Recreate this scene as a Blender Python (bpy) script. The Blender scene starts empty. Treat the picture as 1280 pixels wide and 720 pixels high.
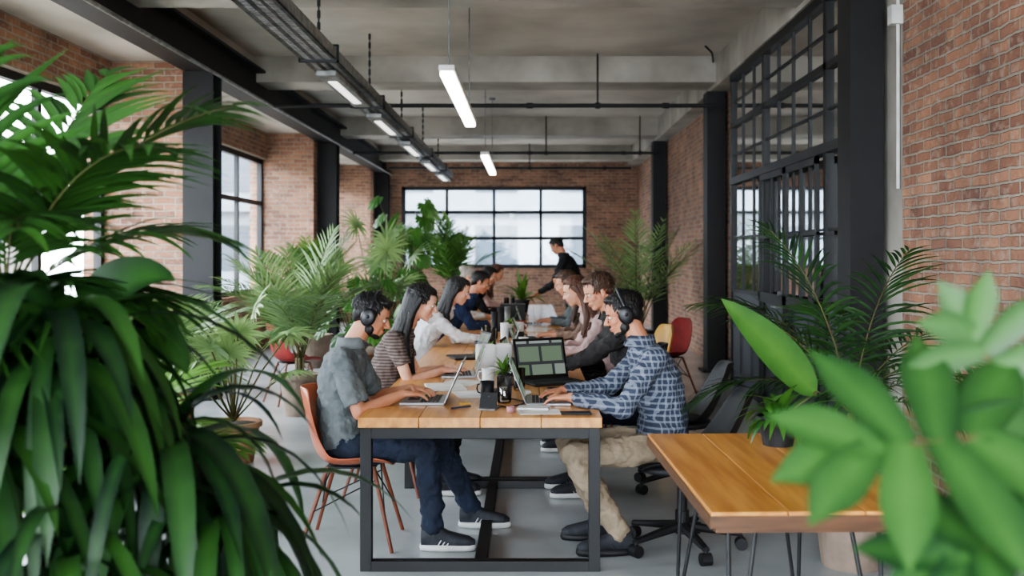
import bpy, math, random
from mathutils import Vector, Matrix
V=Vector
random.seed(7)
R=random.uniform
Z=V((0,0,1))
col=bpy.context.scene.collection

def lin(c):
    return tuple(((x/255)/12.92 if x/255<=.04045 else ((x/255+.055)/1.055)**2.4) for x in c)+(1,)

# ---------------------------------------------------------------- materials
def newmat(name):
    m=bpy.data.materials.new(name); m.use_nodes=True
    nt=m.node_tree; b=nt.nodes['Principled BSDF']
    return m,nt,b
def M(name,c1,c2=None,scale=6,rough=.5,metal=0,bump=0,bscale=40,stretch=(1,1,1),coat=0,detail=4,bdist=.01,rr=0):
    m,nt,b=newmat(name); N=nt.nodes; L=nt.links
    b.inputs['Roughness'].default_value=rough; b.inputs['Metallic'].default_value=metal
    if coat: b.inputs['Coat Weight'].default_value=coat; b.inputs['Coat Roughness'].default_value=.15
    tc=N.new('ShaderNodeTexCoord'); mp=N.new('ShaderNodeMapping'); mp.inputs['Scale'].default_value=stretch
    L.new(tc.outputs['Object'],mp.inputs['Vector'])
    c2=c2 or tuple(max(0,x*.86) for x in c1)
    nz=N.new('ShaderNodeTexNoise'); nz.inputs['Scale'].default_value=scale; nz.inputs['Detail'].default_value=detail
    L.new(mp.outputs[0],nz.inputs['Vector'])
    cr=N.new('ShaderNodeValToRGB'); cr.color_ramp.elements[0].position=.35; cr.color_ramp.elements[1].position=.65
    cr.color_ramp.elements[0].color=lin(c1); cr.color_ramp.elements[1].color=lin(c2)
    L.new(nz.outputs['Fac'],cr.inputs[0]); L.new(cr.outputs[0],b.inputs['Base Color'])
    if rr:
        mr=N.new('ShaderNodeMapRange'); mr.inputs[3].default_value=rough-rr; mr.inputs[4].default_value=rough+rr
        L.new(nz.outputs['Fac'],mr.inputs[0]); L.new(mr.outputs[0],b.inputs['Roughness'])
    if bump:
        n2=N.new('ShaderNodeTexNoise'); n2.inputs['Scale'].default_value=bscale; n2.inputs['Detail'].default_value=3
        L.new(mp.outputs[0],n2.inputs['Vector'])
        bp=N.new('ShaderNodeBump'); bp.inputs['Strength'].default_value=bump; bp.inputs['Distance'].default_value=bdist
        L.new(n2.outputs['Fac'],bp.inputs['Height']); L.new(bp.outputs[0],b.inputs['Normal'])
    return m
def emis(name,c,s):
    m,nt,b=newmat(name); b.inputs['Base Color'].default_value=lin(c)
    b.inputs['Emission Color'].default_value=lin(c); b.inputs['Emission Strength'].default_value=s; return m

def brick_mat():
    m,nt,b=newmat('brick'); N=nt.nodes; L=nt.links
    g=N.new('ShaderNodeNewGeometry'); sp=N.new('ShaderNodeSeparateXYZ'); L.new(g.outputs['Position'],sp.inputs[0])
    sn=N.new('ShaderNodeSeparateXYZ'); L.new(g.outputs['True Normal'],sn.inputs[0])
    ab=N.new('ShaderNodeMath'); ab.operation='ABSOLUTE'; L.new(sn.outputs[0],ab.inputs[0])
    gt=N.new('ShaderNodeMath'); gt.operation='GREATER_THAN'; gt.inputs[1].default_value=.5; L.new(ab.outputs[0],gt.inputs[0])
    mx=N.new('ShaderNodeMix'); mx.data_type='FLOAT'; L.new(gt.outputs[0],mx.inputs[0]); L.new(sp.outputs[0],mx.inputs[2]); L.new(sp.outputs[1],mx.inputs[3])
    cb=N.new('ShaderNodeCombineXYZ'); L.new(mx.outputs[0],cb.inputs[0]); L.new(sp.outputs[2],cb.inputs[1])
    wn=N.new('ShaderNodeTexNoise'); wn.inputs['Scale'].default_value=9; L.new(cb.outputs[0],wn.inputs['Vector'])
    wv=N.new('ShaderNodeVectorMath'); wv.operation='SCALE'; wv.inputs[3].default_value=.026; L.new(wn.outputs['Color'],wv.inputs[0])
    ad=N.new('ShaderNodeVectorMath'); ad.operation='ADD'; L.new(cb.outputs[0],ad.inputs[0]); L.new(wv.outputs[0],ad.inputs[1])
    br=N.new('ShaderNodeTexBrick'); L.new(ad.outputs[0],br.inputs['Vector'])
    br.inputs['Scale'].default_value=1; br.inputs['Brick Width'].default_value=.235; br.inputs['Row Height'].default_value=.072
    br.inputs['Mortar Size'].default_value=.010; br.inputs['Mortar Smooth'].default_value=.3; br.inputs['Bias'].default_value=-.1
    br.inputs['Color1'].default_value=lin((166,122,98)); br.inputs['Color2'].default_value=lin((122,86,73)); br.inputs['Mortar'].default_value=lin((154,143,130))
    nz=N.new('ShaderNodeTexNoise'); nz.inputs['Scale'].default_value=2.2; nz.inputs['Detail'].default_value=6; L.new(cb.outputs[0],nz.inputs['Vector'])
    cr=N.new('ShaderNodeValToRGB'); e=cr.color_ramp.elements; e[0].position=.3; e[0].color=(.62,.63,.65,1); e[1].position=.7; e[1].color=(1.2,1.15,1.08,1)
    L.new(nz.outputs['Fac'],cr.inputs[0])
    mm=N.new('ShaderNodeMix'); mm.data_type='RGBA'; mm.blend_type='MULTIPLY'; mm.inputs[0].default_value=1
    L.new(br.outputs['Color'],mm.inputs[6]); L.new(cr.outputs[0],mm.inputs[7])
    n3=N.new('ShaderNodeTexNoise'); n3.inputs['Scale'].default_value=14; n3.inputs['Detail'].default_value=5; L.new(cb.outputs[0],n3.inputs['Vector'])
    c3=N.new('ShaderNodeValToRGB'); c3.color_ramp.elements[0].position=.52; c3.color_ramp.elements[1].position=.7; L.new(n3.outputs['Fac'],c3.inputs[0])
    m3=N.new('ShaderNodeMix'); m3.data_type='RGBA'; ml=N.new('ShaderNodeMath'); ml.operation='MULTIPLY'; ml.inputs[1].default_value=.5; L.new(c3.outputs[0],ml.inputs[0])
    L.new(ml.outputs[0],m3.inputs[0]); L.new(mm.outputs[2],m3.inputs[6]); m3.inputs[7].default_value=lin((178,160,142))
    L.new(m3.outputs[2],b.inputs['Base Color']); b.inputs['Roughness'].default_value=.9
    hs=N.new('ShaderNodeMath'); hs.operation='MULTIPLY_ADD'; hs.inputs[1].default_value=-1; L.new(br.outputs['Fac'],hs.inputs[0]); L.new(n3.outputs['Fac'],hs.inputs[2])
    bp=N.new('ShaderNodeBump'); bp.inputs['Strength'].default_value=1; bp.inputs['Distance'].default_value=.018
    L.new(hs.outputs[0],bp.inputs['Height']); L.new(bp.outputs[0],b.inputs['Normal'])
    return m
def leaf_mat(name,dark,light,rough=.42,trans=.22):
    m,nt,b=newmat(name); N=nt.nodes; L=nt.links
    at=N.new('ShaderNodeAttribute'); at.attribute_name='tint'
    tc=N.new('ShaderNodeTexCoord'); nz=N.new('ShaderNodeTexNoise'); nz.inputs['Scale'].default_value=9; nz.inputs['Detail'].default_value=5; L.new(tc.outputs['Object'],nz.inputs['Vector'])
    ad=N.new('ShaderNodeMath'); ad.operation='MULTIPLY_ADD'; ad.inputs[1].default_value=.7; L.new(nz.outputs['Fac'],ad.inputs[0]); L.new(at.outputs['Fac'],ad.inputs[2])
    sb=N.new('ShaderNodeMath'); sb.operation='SUBTRACT'; sb.inputs[1].default_value=.35; sb.use_clamp=True; L.new(ad.outputs[0],sb.inputs[0])
    mx=N.new('ShaderNodeMix'); mx.data_type='RGBA'; mx.inputs[6].default_value=lin(dark); mx.inputs[7].default_value=lin(light)
    L.new(sb.outputs[0],mx.inputs[0]); L.new(mx.outputs[2],b.inputs['Base Color']); b.inputs['Roughness'].default_value=rough; b.inputs['Specular IOR Level'].default_value=.4
    tr=N.new('ShaderNodeBsdfTranslucent'); hs=N.new('ShaderNodeHueSaturation'); hs.inputs['Value'].default_value=1.35; hs.inputs['Hue'].default_value=.485
    L.new(mx.outputs[2],hs.inputs['Color']); L.new(hs.outputs[0],tr.inputs[0])
    ms=N.new('ShaderNodeMixShader'); ms.inputs[0].default_value=trans
    L.new(b.outputs[0],ms.inputs[1]); L.new(tr.outputs[0],ms.inputs[2]); L.new(ms.outputs[0],N['Material Output'].inputs[0])
    return m
def stripe_mat(name,base,line,per,width,axes=('Z',),k=.62):
    m,nt,b=newmat(name); N=nt.nodes; L=nt.links
    tc=N.new('ShaderNodeTexCoord'); sp=N.new('ShaderNodeSeparateXYZ'); L.new(tc.outputs['Object'],sp.inputs[0])
    cur=None
    for i,a in enumerate(axes):
        if a=='Z': src=sp.outputs[2]
        else:
            q=N.new('ShaderNodeMath'); q.operation='ADD'; L.new(sp.outputs[0],q.inputs[0]); L.new(sp.outputs[1],q.inputs[1]); src=q.outputs[0]
        dv=N.new('ShaderNodeMath'); dv.operation='DIVIDE'; dv.inputs[1].default_value=per; L.new(src,dv.inputs[0])
        fr=N.new('ShaderNodeMath'); fr.operation='FRACT'; L.new(dv.outputs[0],fr.inputs[0])
        lt=N.new('ShaderNodeMath'); lt.operation='LESS_THAN'; lt.inputs[1].default_value=width; L.new(fr.outputs[0],lt.inputs[0])
        hf=N.new('ShaderNodeMath'); hf.operation='MULTIPLY'; hf.inputs[1].default_value=k; L.new(lt.outputs[0],hf.inputs[0])
        mx=N.new('ShaderNodeMix'); mx.data_type='RGBA'; L.new(hf.outputs[0],mx.inputs[0]); mx.inputs[7].default_value=lin(line)
        if cur: L.new(cur,mx.inputs[6])
        else: mx.inputs[6].default_value=lin(base)
        cur=mx.outputs[2]
    L.new(cur,b.inputs['Base Color']); b.inputs['Roughness'].default_value=.85
    n2=N.new('ShaderNodeTexNoise'); n2.inputs['Scale'].default_value=14; L.new(tc.outputs['Object'],n2.inputs['Vector'])
    bp=N.new('ShaderNodeBump'); bp.inputs['Strength'].default_value=.6; bp.inputs['Distance'].default_value=.02
    L.new(n2.outputs['Fac'],bp.inputs['Height']); L.new(bp.outputs[0],b.inputs['Normal'])
    return m
def glass_mat(name,refl=.12,tint=(.93,.95,.95,1)):
    m,nt,b=newmat(name); N=nt.nodes; L=nt.links
    t=N.new('ShaderNodeBsdfTransparent'); t.inputs[0].default_value=tint
    g=N.new('ShaderNodeBsdfGlossy'); g.inputs['Roughness'].default_value=.04
    fr=N.new('ShaderNodeFresnel'); fr.inputs[0].default_value=1.5
    ad=N.new('ShaderNodeMath'); ad.operation='ADD'; ad.use_clamp=True; ad.inputs[1].default_value=refl; L.new(fr.outputs[0],ad.inputs[0])
    ms=N.new('ShaderNodeMixShader'); L.new(ad.outputs[0],ms.inputs[0]); L.new(t.outputs[0],ms.inputs[1]); L.new(g.outputs[0],ms.inputs[2])
    L.new(ms.outputs[0],N['Material Output'].inputs[0]); return m
def screen_mat(name):
    m,nt,b=newmat(name); N=nt.nodes; L=nt.links
    tc=N.new('ShaderNodeTexCoord'); br=N.new('ShaderNodeTexBrick')
    sp=N.new('ShaderNodeSeparateXYZ'); L.new(tc.outputs['Object'],sp.inputs[0]); cb=N.new('ShaderNodeCombineXYZ'); L.new(sp.outputs[1],cb.inputs[0]); L.new(sp.outputs[2],cb.inputs[1])
    L.new(cb.outputs[0],br.inputs['Vector']); br.inputs['Scale'].default_value=1; br.inputs['Brick Width'].default_value=.16; br.inputs['Row Height'].default_value=.11
    br.inputs['Mortar Size'].default_value=.010; br.inputs['Color1'].default_value=lin((96,124,86)); br.inputs['Color2'].default_value=lin((180,188,192)); br.inputs['Mortar'].default_value=lin((48,54,60))
    L.new(br.outputs[0],b.inputs['Emission Color']); b.inputs['Emission Strength'].default_value=.7; b.inputs['Base Color'].default_value=(.02,.02,.02,1); b.inputs['Roughness'].default_value=.2
    return m

BR=brick_mat()
CON=M('concrete',(172,167,158),(136,131,122),1.3,.85,bump=.35,bscale=12,detail=8)
CEI=M('ceiling_concrete',(198,192,182),(164,157,147),.8,.9,bump=.2,bscale=9,detail=9)
FLO=M('polished_concrete',(172,176,178),(144,148,150),.9,.2,bump=.02,bscale=30,detail=8,rr=.07)
STE=M('black_steel',(15,14,15),(21,20,21),5,.65,.0,bump=.05)
BLK=M('black_plastic',(14,14,16),(20,20,22),5,.6)
FRM=M('frame_black',(17,17,18),(24,24,26),4,.55,0)
PNL=M('panel_dark',(46,50,57),(56,60,66),2,.5)
GAL=M('galvanised',(140,140,138),(100,100,100),12,.45,.5)
WOOD=M('table_wood',(208,148,76),(176,116,54),3.2,.34,bump=.06,bscale=30,stretch=(9,.7,6),coat=.2,detail=8)
WOODE=M('wood_edge',(96,64,40),(74,50,32),6,.4,stretch=(1,6,6))
WHT=M('white_plastic',(215,214,210),None,5,.4)
PAP=M('paper',(222,220,214),None,5,.8)
SIL=M('silver_laptop',(150,152,156),(140,142,146),5,.35,.6)
KEY=M('keys',(30,31,34),None,60,.6)
SCR=screen_mat('screen'); SCD=M('screen_dark',(14,15,18),None,5,.12)
LED=emis('led_tube',(255,248,236),11); LED2=emis('tray_light',(250,247,240),1.6)
GL=glass_mat('window_glass',.02); GLP=glass_mat('partition_glass',.14,(.9,.91,.9,1)); GLJ=glass_mat('jar_glass',.1,(.8,.84,.84,1))
TERR=M('terracotta_shell',(172,92,60),(156,80,52),3,.4); DOW=M('dowel_wood',(110,58,36),None,20,.5)
POT=M('pot_grey',(140,122,108),(116,102,90),6,.8,bump=.2); POTB=M('pot_brown',(150,110,80),(124,88,62),6,.75,bump=.2); POTK=M('pot_black',(30,30,32),None,6,.6)
SOIL=M('soil',(52,40,30),(34,26,20),40,1,bump=.8,bscale=60)
PLA=M('plaster',(206,196,180),(186,176,160),2,.9)
RED=M('red_fabric',(130,36,32),None,8,.8); YEL=M('yellow_wood',(206,160,74),None,8,.5)
LF1=leaf_mat('leaf_deep',(12,34,18),(54,96,38),.5,.2); LF2=leaf_mat('leaf_mid',(34,70,32),(100,142,62)); LF3=leaf_mat('leaf_pale',(66,98,60),(134,162,102)); LF4=leaf_mat('leaf_bright',(34,78,32),(86,134,56),.4,.25); LF5=leaf_mat('leaf_philodendron',(14,44,20),(62,102,46),.42,.12)
STM=M('stem',(72,86,42),(86,70,42),10,.6)

# ---------------------------------------------------------------- mesh builder
class MB:
    def __init__(s): s.v=[];s.f=[];s.m=[];s.t=[];s.tint=.5
    def add(s,vs,fs,m=0,ts=None):
        o=len(s.v); s.v+= [tuple(p) for p in vs]; s.t+=(ts or [s.tint]*len(vs))
        for f in fs: s.f.append(tuple(i+o for i in f)); s.m.append(m)
    def box(s,a,b,m=0,mx=None):
        x0,y0,z0=a;x1,y1,z1=b
        vs=[V(p) for p in ((x0,y0,z0),(x1,y0,z0),(x1,y1,z0),(x0,y1,z0),(x0,y0,z1),(x1,y0,z1),(x1,y1,z1),(x0,y1,z1))]
        if mx: vs=[mx@p for p in vs]
        s.add(vs,[(0,3,2,1),(4,5,6,7),(0,1,5,4),(1,2,6,5),(2,3,7,6),(3,0,4,7)],m)
    def loft(s,rings,n=16,m=0,p=2.0):
        vs=[];fs=[]
        for c,u,w,ru,rv in rings:
            for i in range(n):
                a=2*math.pi*i/n; ca,sa=math.cos(a),math.sin(a)
                if p!=2: ca=math.copysign(abs(ca)**(2/p),ca); sa=math.copysign(abs(sa)**(2/p),sa)
                vs.append(V(c)+u*(ru*ca)+w*(rv*sa))
        k=len(rings)
        for j in range(k-1):
            for i in range(n):
                fs.append((j*n+i,j*n+(i+1)%n,(j+1)*n+(i+1)%n,(j+1)*n+i))
        fs.append(tuple(reversed(range(n)))); fs.append(tuple((k-1)*n+i for i in range(n)))
        s.add(vs,fs,m)
    def cyl(s,a,b,r,r2=None,n=12,m=0):
        a=V(a);b=V(b);r2=r if r2 is None else r2
        d=(b-a).normalized(); u=d.orthogonal().normalized(); w=d.cross(u)
        s.loft([(a,u,w,r,r),(b,u,w,r2,r2)],n,m)
    def tube(s,pts,rad,n=8,m=0):
        pts=[V(p) for p in pts]; rings=[]
        u=None
        for i,p in enumerate(pts):
            d=(pts[min(i+1,len(pts)-1)]-pts[max(i-1,0)]).normalized()
            if u is None: u=d.orthogonal().normalized()
            else: u=(u-d*u.dot(d)).normalized()
            r=rad[i] if isinstance(rad,(list,tuple)) else rad
            rings.append((p,u,d.cross(u),r,r))
        s.loft(rings,n,m)
    def ribbon(s,pts,w,out,m=0):
        vs=[];fs=[];n=len(pts)
        for i,p in enumerate(pts):
            d=(pts[min(i+1,n-1)]-pts[max(i-1,0)]).normalized(); sd=d.cross(out)
            sd=sd.normalized() if sd.length>.01 else V((0,1,0)); k=w*(1-.85*(i/(n-1))**2)
            vs+=[p-sd*k,p+out*w*.35,p+sd*k]
        for i in range(n-1):
            a=i*3; fs+=[(a,a+1,a+4,a+3),(a+1,a+2,a+5,a+4)]
        s.add(vs,fs,m)
    def ell(s,c,r,mx=None,n=14,m=0):
        c=V(c); rx,ry,rz=r if isinstance(r,(tuple,list)) else (r,r,r)
        vs=[];fs=[];k=n//2+1
        for j in range(1,k):
            ph=math.pi*j/k
            for i in range(n):
                a=2*math.pi*i/n
                q=V((rx*math.sin(ph)*math.cos(a),ry*math.sin(ph)*math.sin(a),rz*math.cos(ph)))
                vs.append((mx@(c+q)) if mx else c+q)
        for j in range(k-2):
            for i in range(n): fs.append((j*n+i,(j+1)*n+i,(j+1)*n+(i+1)%n,j*n+(i+1)%n))
        t=len(vs); vs.append((mx@(c+V((0,0,rz)))) if mx else c+V((0,0,rz))); vs.append((mx@(c-V((0,0,rz)))) if mx else c-V((0,0,rz)))
        for i in range(n):
            fs.append((t,i,(i+1)%n)); fs.append((t+1,(k-2)*n+(i+1)%n,(k-2)*n+i))
        s.add(vs,fs,m)
    def cap(s,a,ra,b,rb,mx=None,n=14):
        a=V(a);b=V(b)
        if mx: a=mx@a;b=mx@b
        s.cyl(a,b,ra,rb,n); s.ell(a,ra,n=n); s.ell(b,rb,n=n)
    def obj(s,name,mats,parent=None,smooth=False,bevel=0,tint=False):
        me=bpy.data.meshes.new(name); me.from_pydata(s.v,[],s.f); 
        for m in (mats if isinstance(mats,(list,tuple)) else [mats]): me.materials.append(m)
        me.polygons.foreach_set('material_index',s.m)
        if smooth: me.polygons.foreach_set('use_smooth',[True]*len(s.f))
        if tint:
            at=me.attributes.new('tint','FLOAT','POINT'); at.data.foreach_set('value',s.t)
        me.update()
        o=bpy.data.objects.new(name,me); col.objects.link(o)
        if parent: o.parent=parent
        if bevel:
            b=o.modifiers.new('bevel','BEVEL'); b.width=bevel; b.segments=2; b.limit_method='ANGLE'
        return o
def group(name,loc=(0,0,0),rz=0):
    e=bpy.data.objects.new(name,None); e.location=loc; e.rotation_euler=(0,0,rz); e.empty_display_size=.1; col.objects.link(e); return e
def remesh(o,vox,sm=3,disp=0,dsc=.08):
    r=o.modifiers.new('remesh','REMESH'); r.mode='VOXEL'; r.voxel_size=vox; r.use_smooth_shade=True
    s=o.modifiers.new('smooth','SMOOTH'); s.factor=.5; s.iterations=sm
    if disp:
        t=bpy.data.textures.new('clouds','CLOUDS'); t.noise_scale=dsc; t.noise_depth=2
        d=o.modifiers.new('disp','DISPLACE'); d.texture=t; d.strength=disp; d.mid_level=.5; d.texture_coords='LOCAL'
def bx(name,a,b,mat,bevel=0,parent=None):
    m=MB(); m.box(a,b); return m.obj(name,mat,parent,bevel=bevel)

# ---------------------------------------------------------------- room shell
XL,XR,YB,YF=-4.45,2.6,24.0,-3.0
CZ=4.05
bx('floor',(XL-.3,YF-.3,-.2),(6.3,YB+.3,0),FLO)
bx('ceiling',(-3.5,YF-.3,CZ),(XR+.3,YB+.3,CZ+.3),CEI)
bx('ceiling_soffit_left',(XL-.3,YF-.3,3.6),(-3.5,YB+.3,CZ+.3),CEI)
piers=[(4.2,5.1),(10.6,11.4),(16.9,17.8),(22.9,24.0)]
bays=[(-2.4,4.2),(5.1,10.6),(11.4,16.9),(17.8,22.9)]
w=MB()
w.box((XL-.3,YF,0),(XL,YB,.9)); w.box((XL-.3,YF,3.15),(XL,YB,3.6)); w.box((XL-.3,YF,.9),(XL,-2.4,3.15))
for a,b in piers: w.box((XL-.3,a,.9),(XL,b,3.15)); w.box((XL,a,0),(-3.67,b,3.6))
w.box((XL-.3,13.85,.9),(XL,14.15,3.15))
w.obj('wall_left',BR)
bx0,bx1,bz0,bz1=-3.09,1.37,1.21,3.18
w=MB(); w.box((XL,YB,0),(XR+.3,YB+.3,bz0)); w.box((XL,YB,bz1),(XR+.3,YB+.3,CZ)); w.box((XL,YB,bz0),(bx0,YB+.3,bz1)); w.box((bx1,YB,bz0),(XR+.3,YB+.3,bz1)); w.obj('wall_back',BR)
w=MB(); w.box((XR,YF,0),(XR+.3,6.94,CZ),0); w.box((XR,11.8,0),(XR+.3,YB,CZ),0); w.box((XR,6.94,0),(XR+.3,7.5,CZ),1); w.box((XR,7.5,3.66),(XR+.3,11.8,CZ),1); w.obj('wall_right',[BR,CON])
bx('ring_beam_right',(2.36,7.5,3.67),(XR,YB,CZ),CON)
w=MB(); w.box((XL,YF-.3,0),(XR+.3,YF,.5)); w.box((XL,YF-.3,3.4),(XR+.3,YF,CZ)); w.box((XL,YF-.3,.5),(-4,YF,3.4)); w.box((2.2,YF-.3,.5),(XR+.3,YF,3.4)); w.obj('wall_front',BR)

def win_grid(name,axis,c,u0,u1,z0,z1,us,zs,t=.05,dep=.07,glass=GL):
    g=group(name); m=MB()
    def bar(ua,ub,za,zb,d=dep):
        if axis=='x': m.box((c-d/2,ua,za),(c+d/2,ub,zb))
        else: m.box((ua,c-d/2,za),(ub,c+d/2,zb))
    bar(u0,u1,z0,z0+t); bar(u0,u1,z1-t,z1); bar(u0,u0+t,z0,z1); bar(u1-t,u1,z0,z1)
    for u in us: bar(u-t*.4,u+t*.4,z0,z1,dep*.8)
    for zz in zs: bar(u0,u1,zz-t*.45,zz+t*.45,dep*.8)
    m.obj('frame',FRM,g)
    q=MB()
    if axis=='x': q.add([(c,u0,z0),(c,u1,z0),(c,u1,z1),(c,u0,z1)],[(0,1,2,3)])
    else: q.add([(u0,c,z0),(u1,c,z0),(u1,c,z1),(u0,c,z1)],[(0,1,2,3)])
    q.obj('glass',glass,g); return g
win_grid('window_1','y',YB+.1,bx0,bx1,bz0,bz1,[-2.0,-.86,.27],[1.93,2.56],.09,.1)
k=2
for a,b in [(-2.4,4.2),(5.1,10.6),(11.4,13.85),(14.15,16.9),(17.8,22.9)]:
    n=max(1,round((b-a)/1.4)); win_grid('window_%d'%k,'x',XL-.12,a,b,.9,3.15,[a+(b-a)*i/n for i in range(1,n)],[2.4],.08,.08); k+=1
win_grid('window_%d'%k,'y',YF-.15,-4,2.2,.5,3.4,[-2.5,-1,.6],[2.4],.06)

def column(x0,x1,y,h):
    m=MB(); d=.3
    m.box((x0,y,0),(x1,y+.03,h)); m.box((x0,y+d-.03,0),(x1,y+d,h)); xm=(x0+x1)/2; m.box((xm-.015,y+.03,0),(xm+.015,y+d-.03,h))
    m.box((x0,y+.03,0),(x0+.015,y+d-.03,h))
    m.box((x0-.06,y-.04,0),(x1+.0,y+d+.04,.03))
    return m.obj('steel_column',STE)
for y in (7.2,13.0,18.7): column(2.32,2.56,y,CZ if y<8 else 3.67)
for y in (4.25,10.5,17.2,23.5): column(-3.66,-3.34,y,3.47)
m=MB(); m.box((-3.64,YF,3.47),(-3.34,YB,3.5)); m.box((-3.64,YF,3.83),(-3.34,YB,3.86)); m.box((-3.5,YF,3.5),(-3.46,YB,3.83)); m.obj('steel_beam_left',STE)
m=MB(); m.cyl((-3.30,YF+.05,3.44),(-3.30,YB-.05,3.44),.02); m.obj('conduit_left',GAL)
for y in (-1,3.6,8.2,12.6,18.2,22.9):
    bx('concrete_beam',(-3.5,y,3.72),(2.42 if y>7 else XR,y+.6,CZ+.02),CON)
def pipe(y,z,x0,x1,hs):
    m=MB(); m.cyl((x0,y,z),(x1,y,z),.026)
    for x in hs:
        m.cyl((x,y,z),(x,y,CZ),.012); m.cyl((x-.03,y,z),(x+.03,y,z),.04)
    for x in (x0+1,0,x1-.6): m.cyl((x-.04,y,z),(x+.04,y,z),.036)
    m.obj('ceiling_pipe',BLK)
pipe(12.45,3.40,-3.2,2.3,[.85]); pipe(18.05,3.38,-3.2,2.3,[.3,2.0]); pipe(22.6,3.5,-3.2,2.3,[0])
m=MB(); m.tube([(2.3,12.5,4.0),(2.25,12.2,3.9),(2.2,12.0,3.97),(2.1,11.9,4.03)],.012); m.obj('ceiling_cable',BLK)
m=MB(); y0,y1=3.5,21.5; xt=-1.8; zt=3.2
m.box((xt-.15,y0,zt),(xt-.145,y1,zt+.1)); m.box((xt+.145,y0,zt),(xt+.15,y1,zt+.1))
y=y0
while y<y1-.1:
    m.box((xt-.15,y,zt),(xt+.15,y+.035,zt+.006)); y+=.06
m.box((xt-.15,y0,zt),(xt-.11,y1,zt+.007)); m.box((xt+.11,y0,zt),(xt+.15,y1,zt+.007)); m.box((xt-.06,y0,zt),(xt-.02,y1,zt+.007)); m.box((xt+.03,y0,zt),(xt+.06,y1,zt+.007))
tray=m.obj('cable_tray',GAL)
for y in (8.5,11.2,14.0,16.8,19.6):
    m=MB(); 
    for q in range(0,int((CZ-zt-.1)/.05)):
        zz=zt+.14+q*.05; 
        if q%2: m.box((xt-.014,y-.005,zz-.033),(xt+.014,y+.005,zz+.033))
        else: m.box((xt-.005,y-.014,zz-.033),(xt+.005,y+.014,zz+.033))
    m.box((xt-.17,y-.02,zt-.02),(xt+.17,y+.02,zt)); m.box((xt-.17,y-.02,zt-.02),(xt-.155,y+.02,zt+.13)); m.box((xt+.155,y-.02,zt-.02),(xt+.17,y+.02,zt+.13)); m.box((xt-.17,y-.02,zt+.115),(xt+.17,y+.02,zt+.13))
    m.obj('tray_hanger_chain',BLK)
for y in (8.8,11.5,14.3,17.1,19.7):
    g=group('tray_luminaire'); a=MB(); a.box((xt-.09,y,zt-.08),(xt+.09,y+1.9,zt-.03)); a.obj('housing',GAL,g,bevel=.008)
    a=MB(); a.box((xt-.04,y+.3,zt-.088),(xt+.04,y+1.6,zt-.078)); a.obj('diffuser',LED2,g)
    a=MB(); a.box((xt-.02,y+.3,zt-.03),(xt+.02,y+.34,zt)); a.box((xt-.02,y+1.6,zt-.03),(xt+.02,y+1.64,zt)); a.obj('bracket',BLK,g)
for y in (7.2,13.3):
    g=group('pendant_tube_light'); x=-.60; z=2.84
    a=MB(); a.box((x-.06,y,z+.03),(x+.06,y+2.9,z+.075)); a.obj('housing',WHT,g,bevel=.01)
    a=MB(); a.box((x-.052,y+.01,z-.01),(x+.052,y+2.89,z+.03)); a.obj('diffuser',LED,g,bevel=.012)
    a=MB()
    for yy in (y+.2,y+2.7): a.cyl((x,yy,z+.07),(x,yy,CZ),.006); a.cyl((x,yy,CZ-.03),(x,yy,CZ),.05)
    a.obj('cord',GAL,g)
m=MB(); m.box((2.52,6.93,3.15),(2.6,7.01,3.28)); m.cyl((2.58,6.97,2.0),(2.58,6.97,3.15),.012); m.cyl((2.58,6.97,3.28),(2.58,6.97,CZ),.012); m.obj('junction_box_with_conduit',WHT)

# glazed partition with double door
g=group('glazed_partition'); m=MB(); c=2.42
ya,yb=7.52,11.8; n=8; pit=(yb-ya)/n
def bb(u0,u1,z0,z1,d=.06): m.box((c-d/2,u0,z0),(c+d/2,u1,z1))
for zz,t,d in ((3.58,.1,.1),(3.03,.08,.07),(2.36,.1,.1),(1.1,.06,.06),(0.0,.08,.08)): bb(ya,yb,zz,zz+t-.02,d)
for zz in (3.32,2.70,1.73): bb(ya,yb,zz,zz+.022,.03)
for i in range(n+1):
    u=ya+i*pit; hv=i in (0,1,5,8)
    bb(u-(.035 if hv else .012),u+(.035 if hv else .012),0,3.66,.07 if hv else .03)
m.obj('frame',FRM,g)
m=MB(); bb(ya,yb,.06,1.1,.03)
m.obj('lower_panel',PNL,g)
m=MB()
for i in range(n):
    u=ya+i*pit; bb(u+.07,u+pit-.07,.18,.98,.045)
m.obj('panel_moulding',PNL,g,bevel=.006)
m=MB(); m.add([(c,ya,1.1),(c,yb,1.1),(c,yb,3.62),(c,ya,3.62)],[(0,1,2,3)]); m.obj('glass',GLP,g)
dg=group('door_1'); m=MB(); c=2.345
for (u0,u1) in ((ya+pit*1+.05,ya+pit*3-.015),(ya+pit*3+.015,ya+pit*5-.05)):
    bb(u0,u0+.05,0.01,2.34,.03); bb(u1-.05,u1,0.01,2.34,.03); bb(u0,u1,2.28,2.34,.03); bb(u0,u1,1.06,1.16,.03); bb(u0,u1,.01,.12,.03); bb((u0+u1)/2-.012,(u0+u1)/2+.012,1.1,2.3,.025); bb(u0,u1,1.7,1.73,.025)
m.obj('door_leaves',FRM,dg)
m=MB(); hy=ya+pit*3; m.cyl((2.34,hy+.1,1.05),(2.27,hy+.1,1.05),.012); m.cyl((2.27,hy+.1,1.05),(2.27,hy+.22,1.05),.01); m.cyl((2.34,hy+.1,1.18),(2.30,hy+.1,1.18),.02); m.obj('handle',GAL,dg)
m=MB(); m.box((6,6.6,0),(6.3,12.8,CZ)); m.box((2.9,6.4,0),(6.3,6.6,CZ)); m.box((2.9,12.8,0),(6.3,13.0,CZ)); m.obj('wall_side_room',PLA)
bx('ceiling_side_room',(2.9,6.4,CZ),(6.3,13,CZ+.2),CEI)
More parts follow.
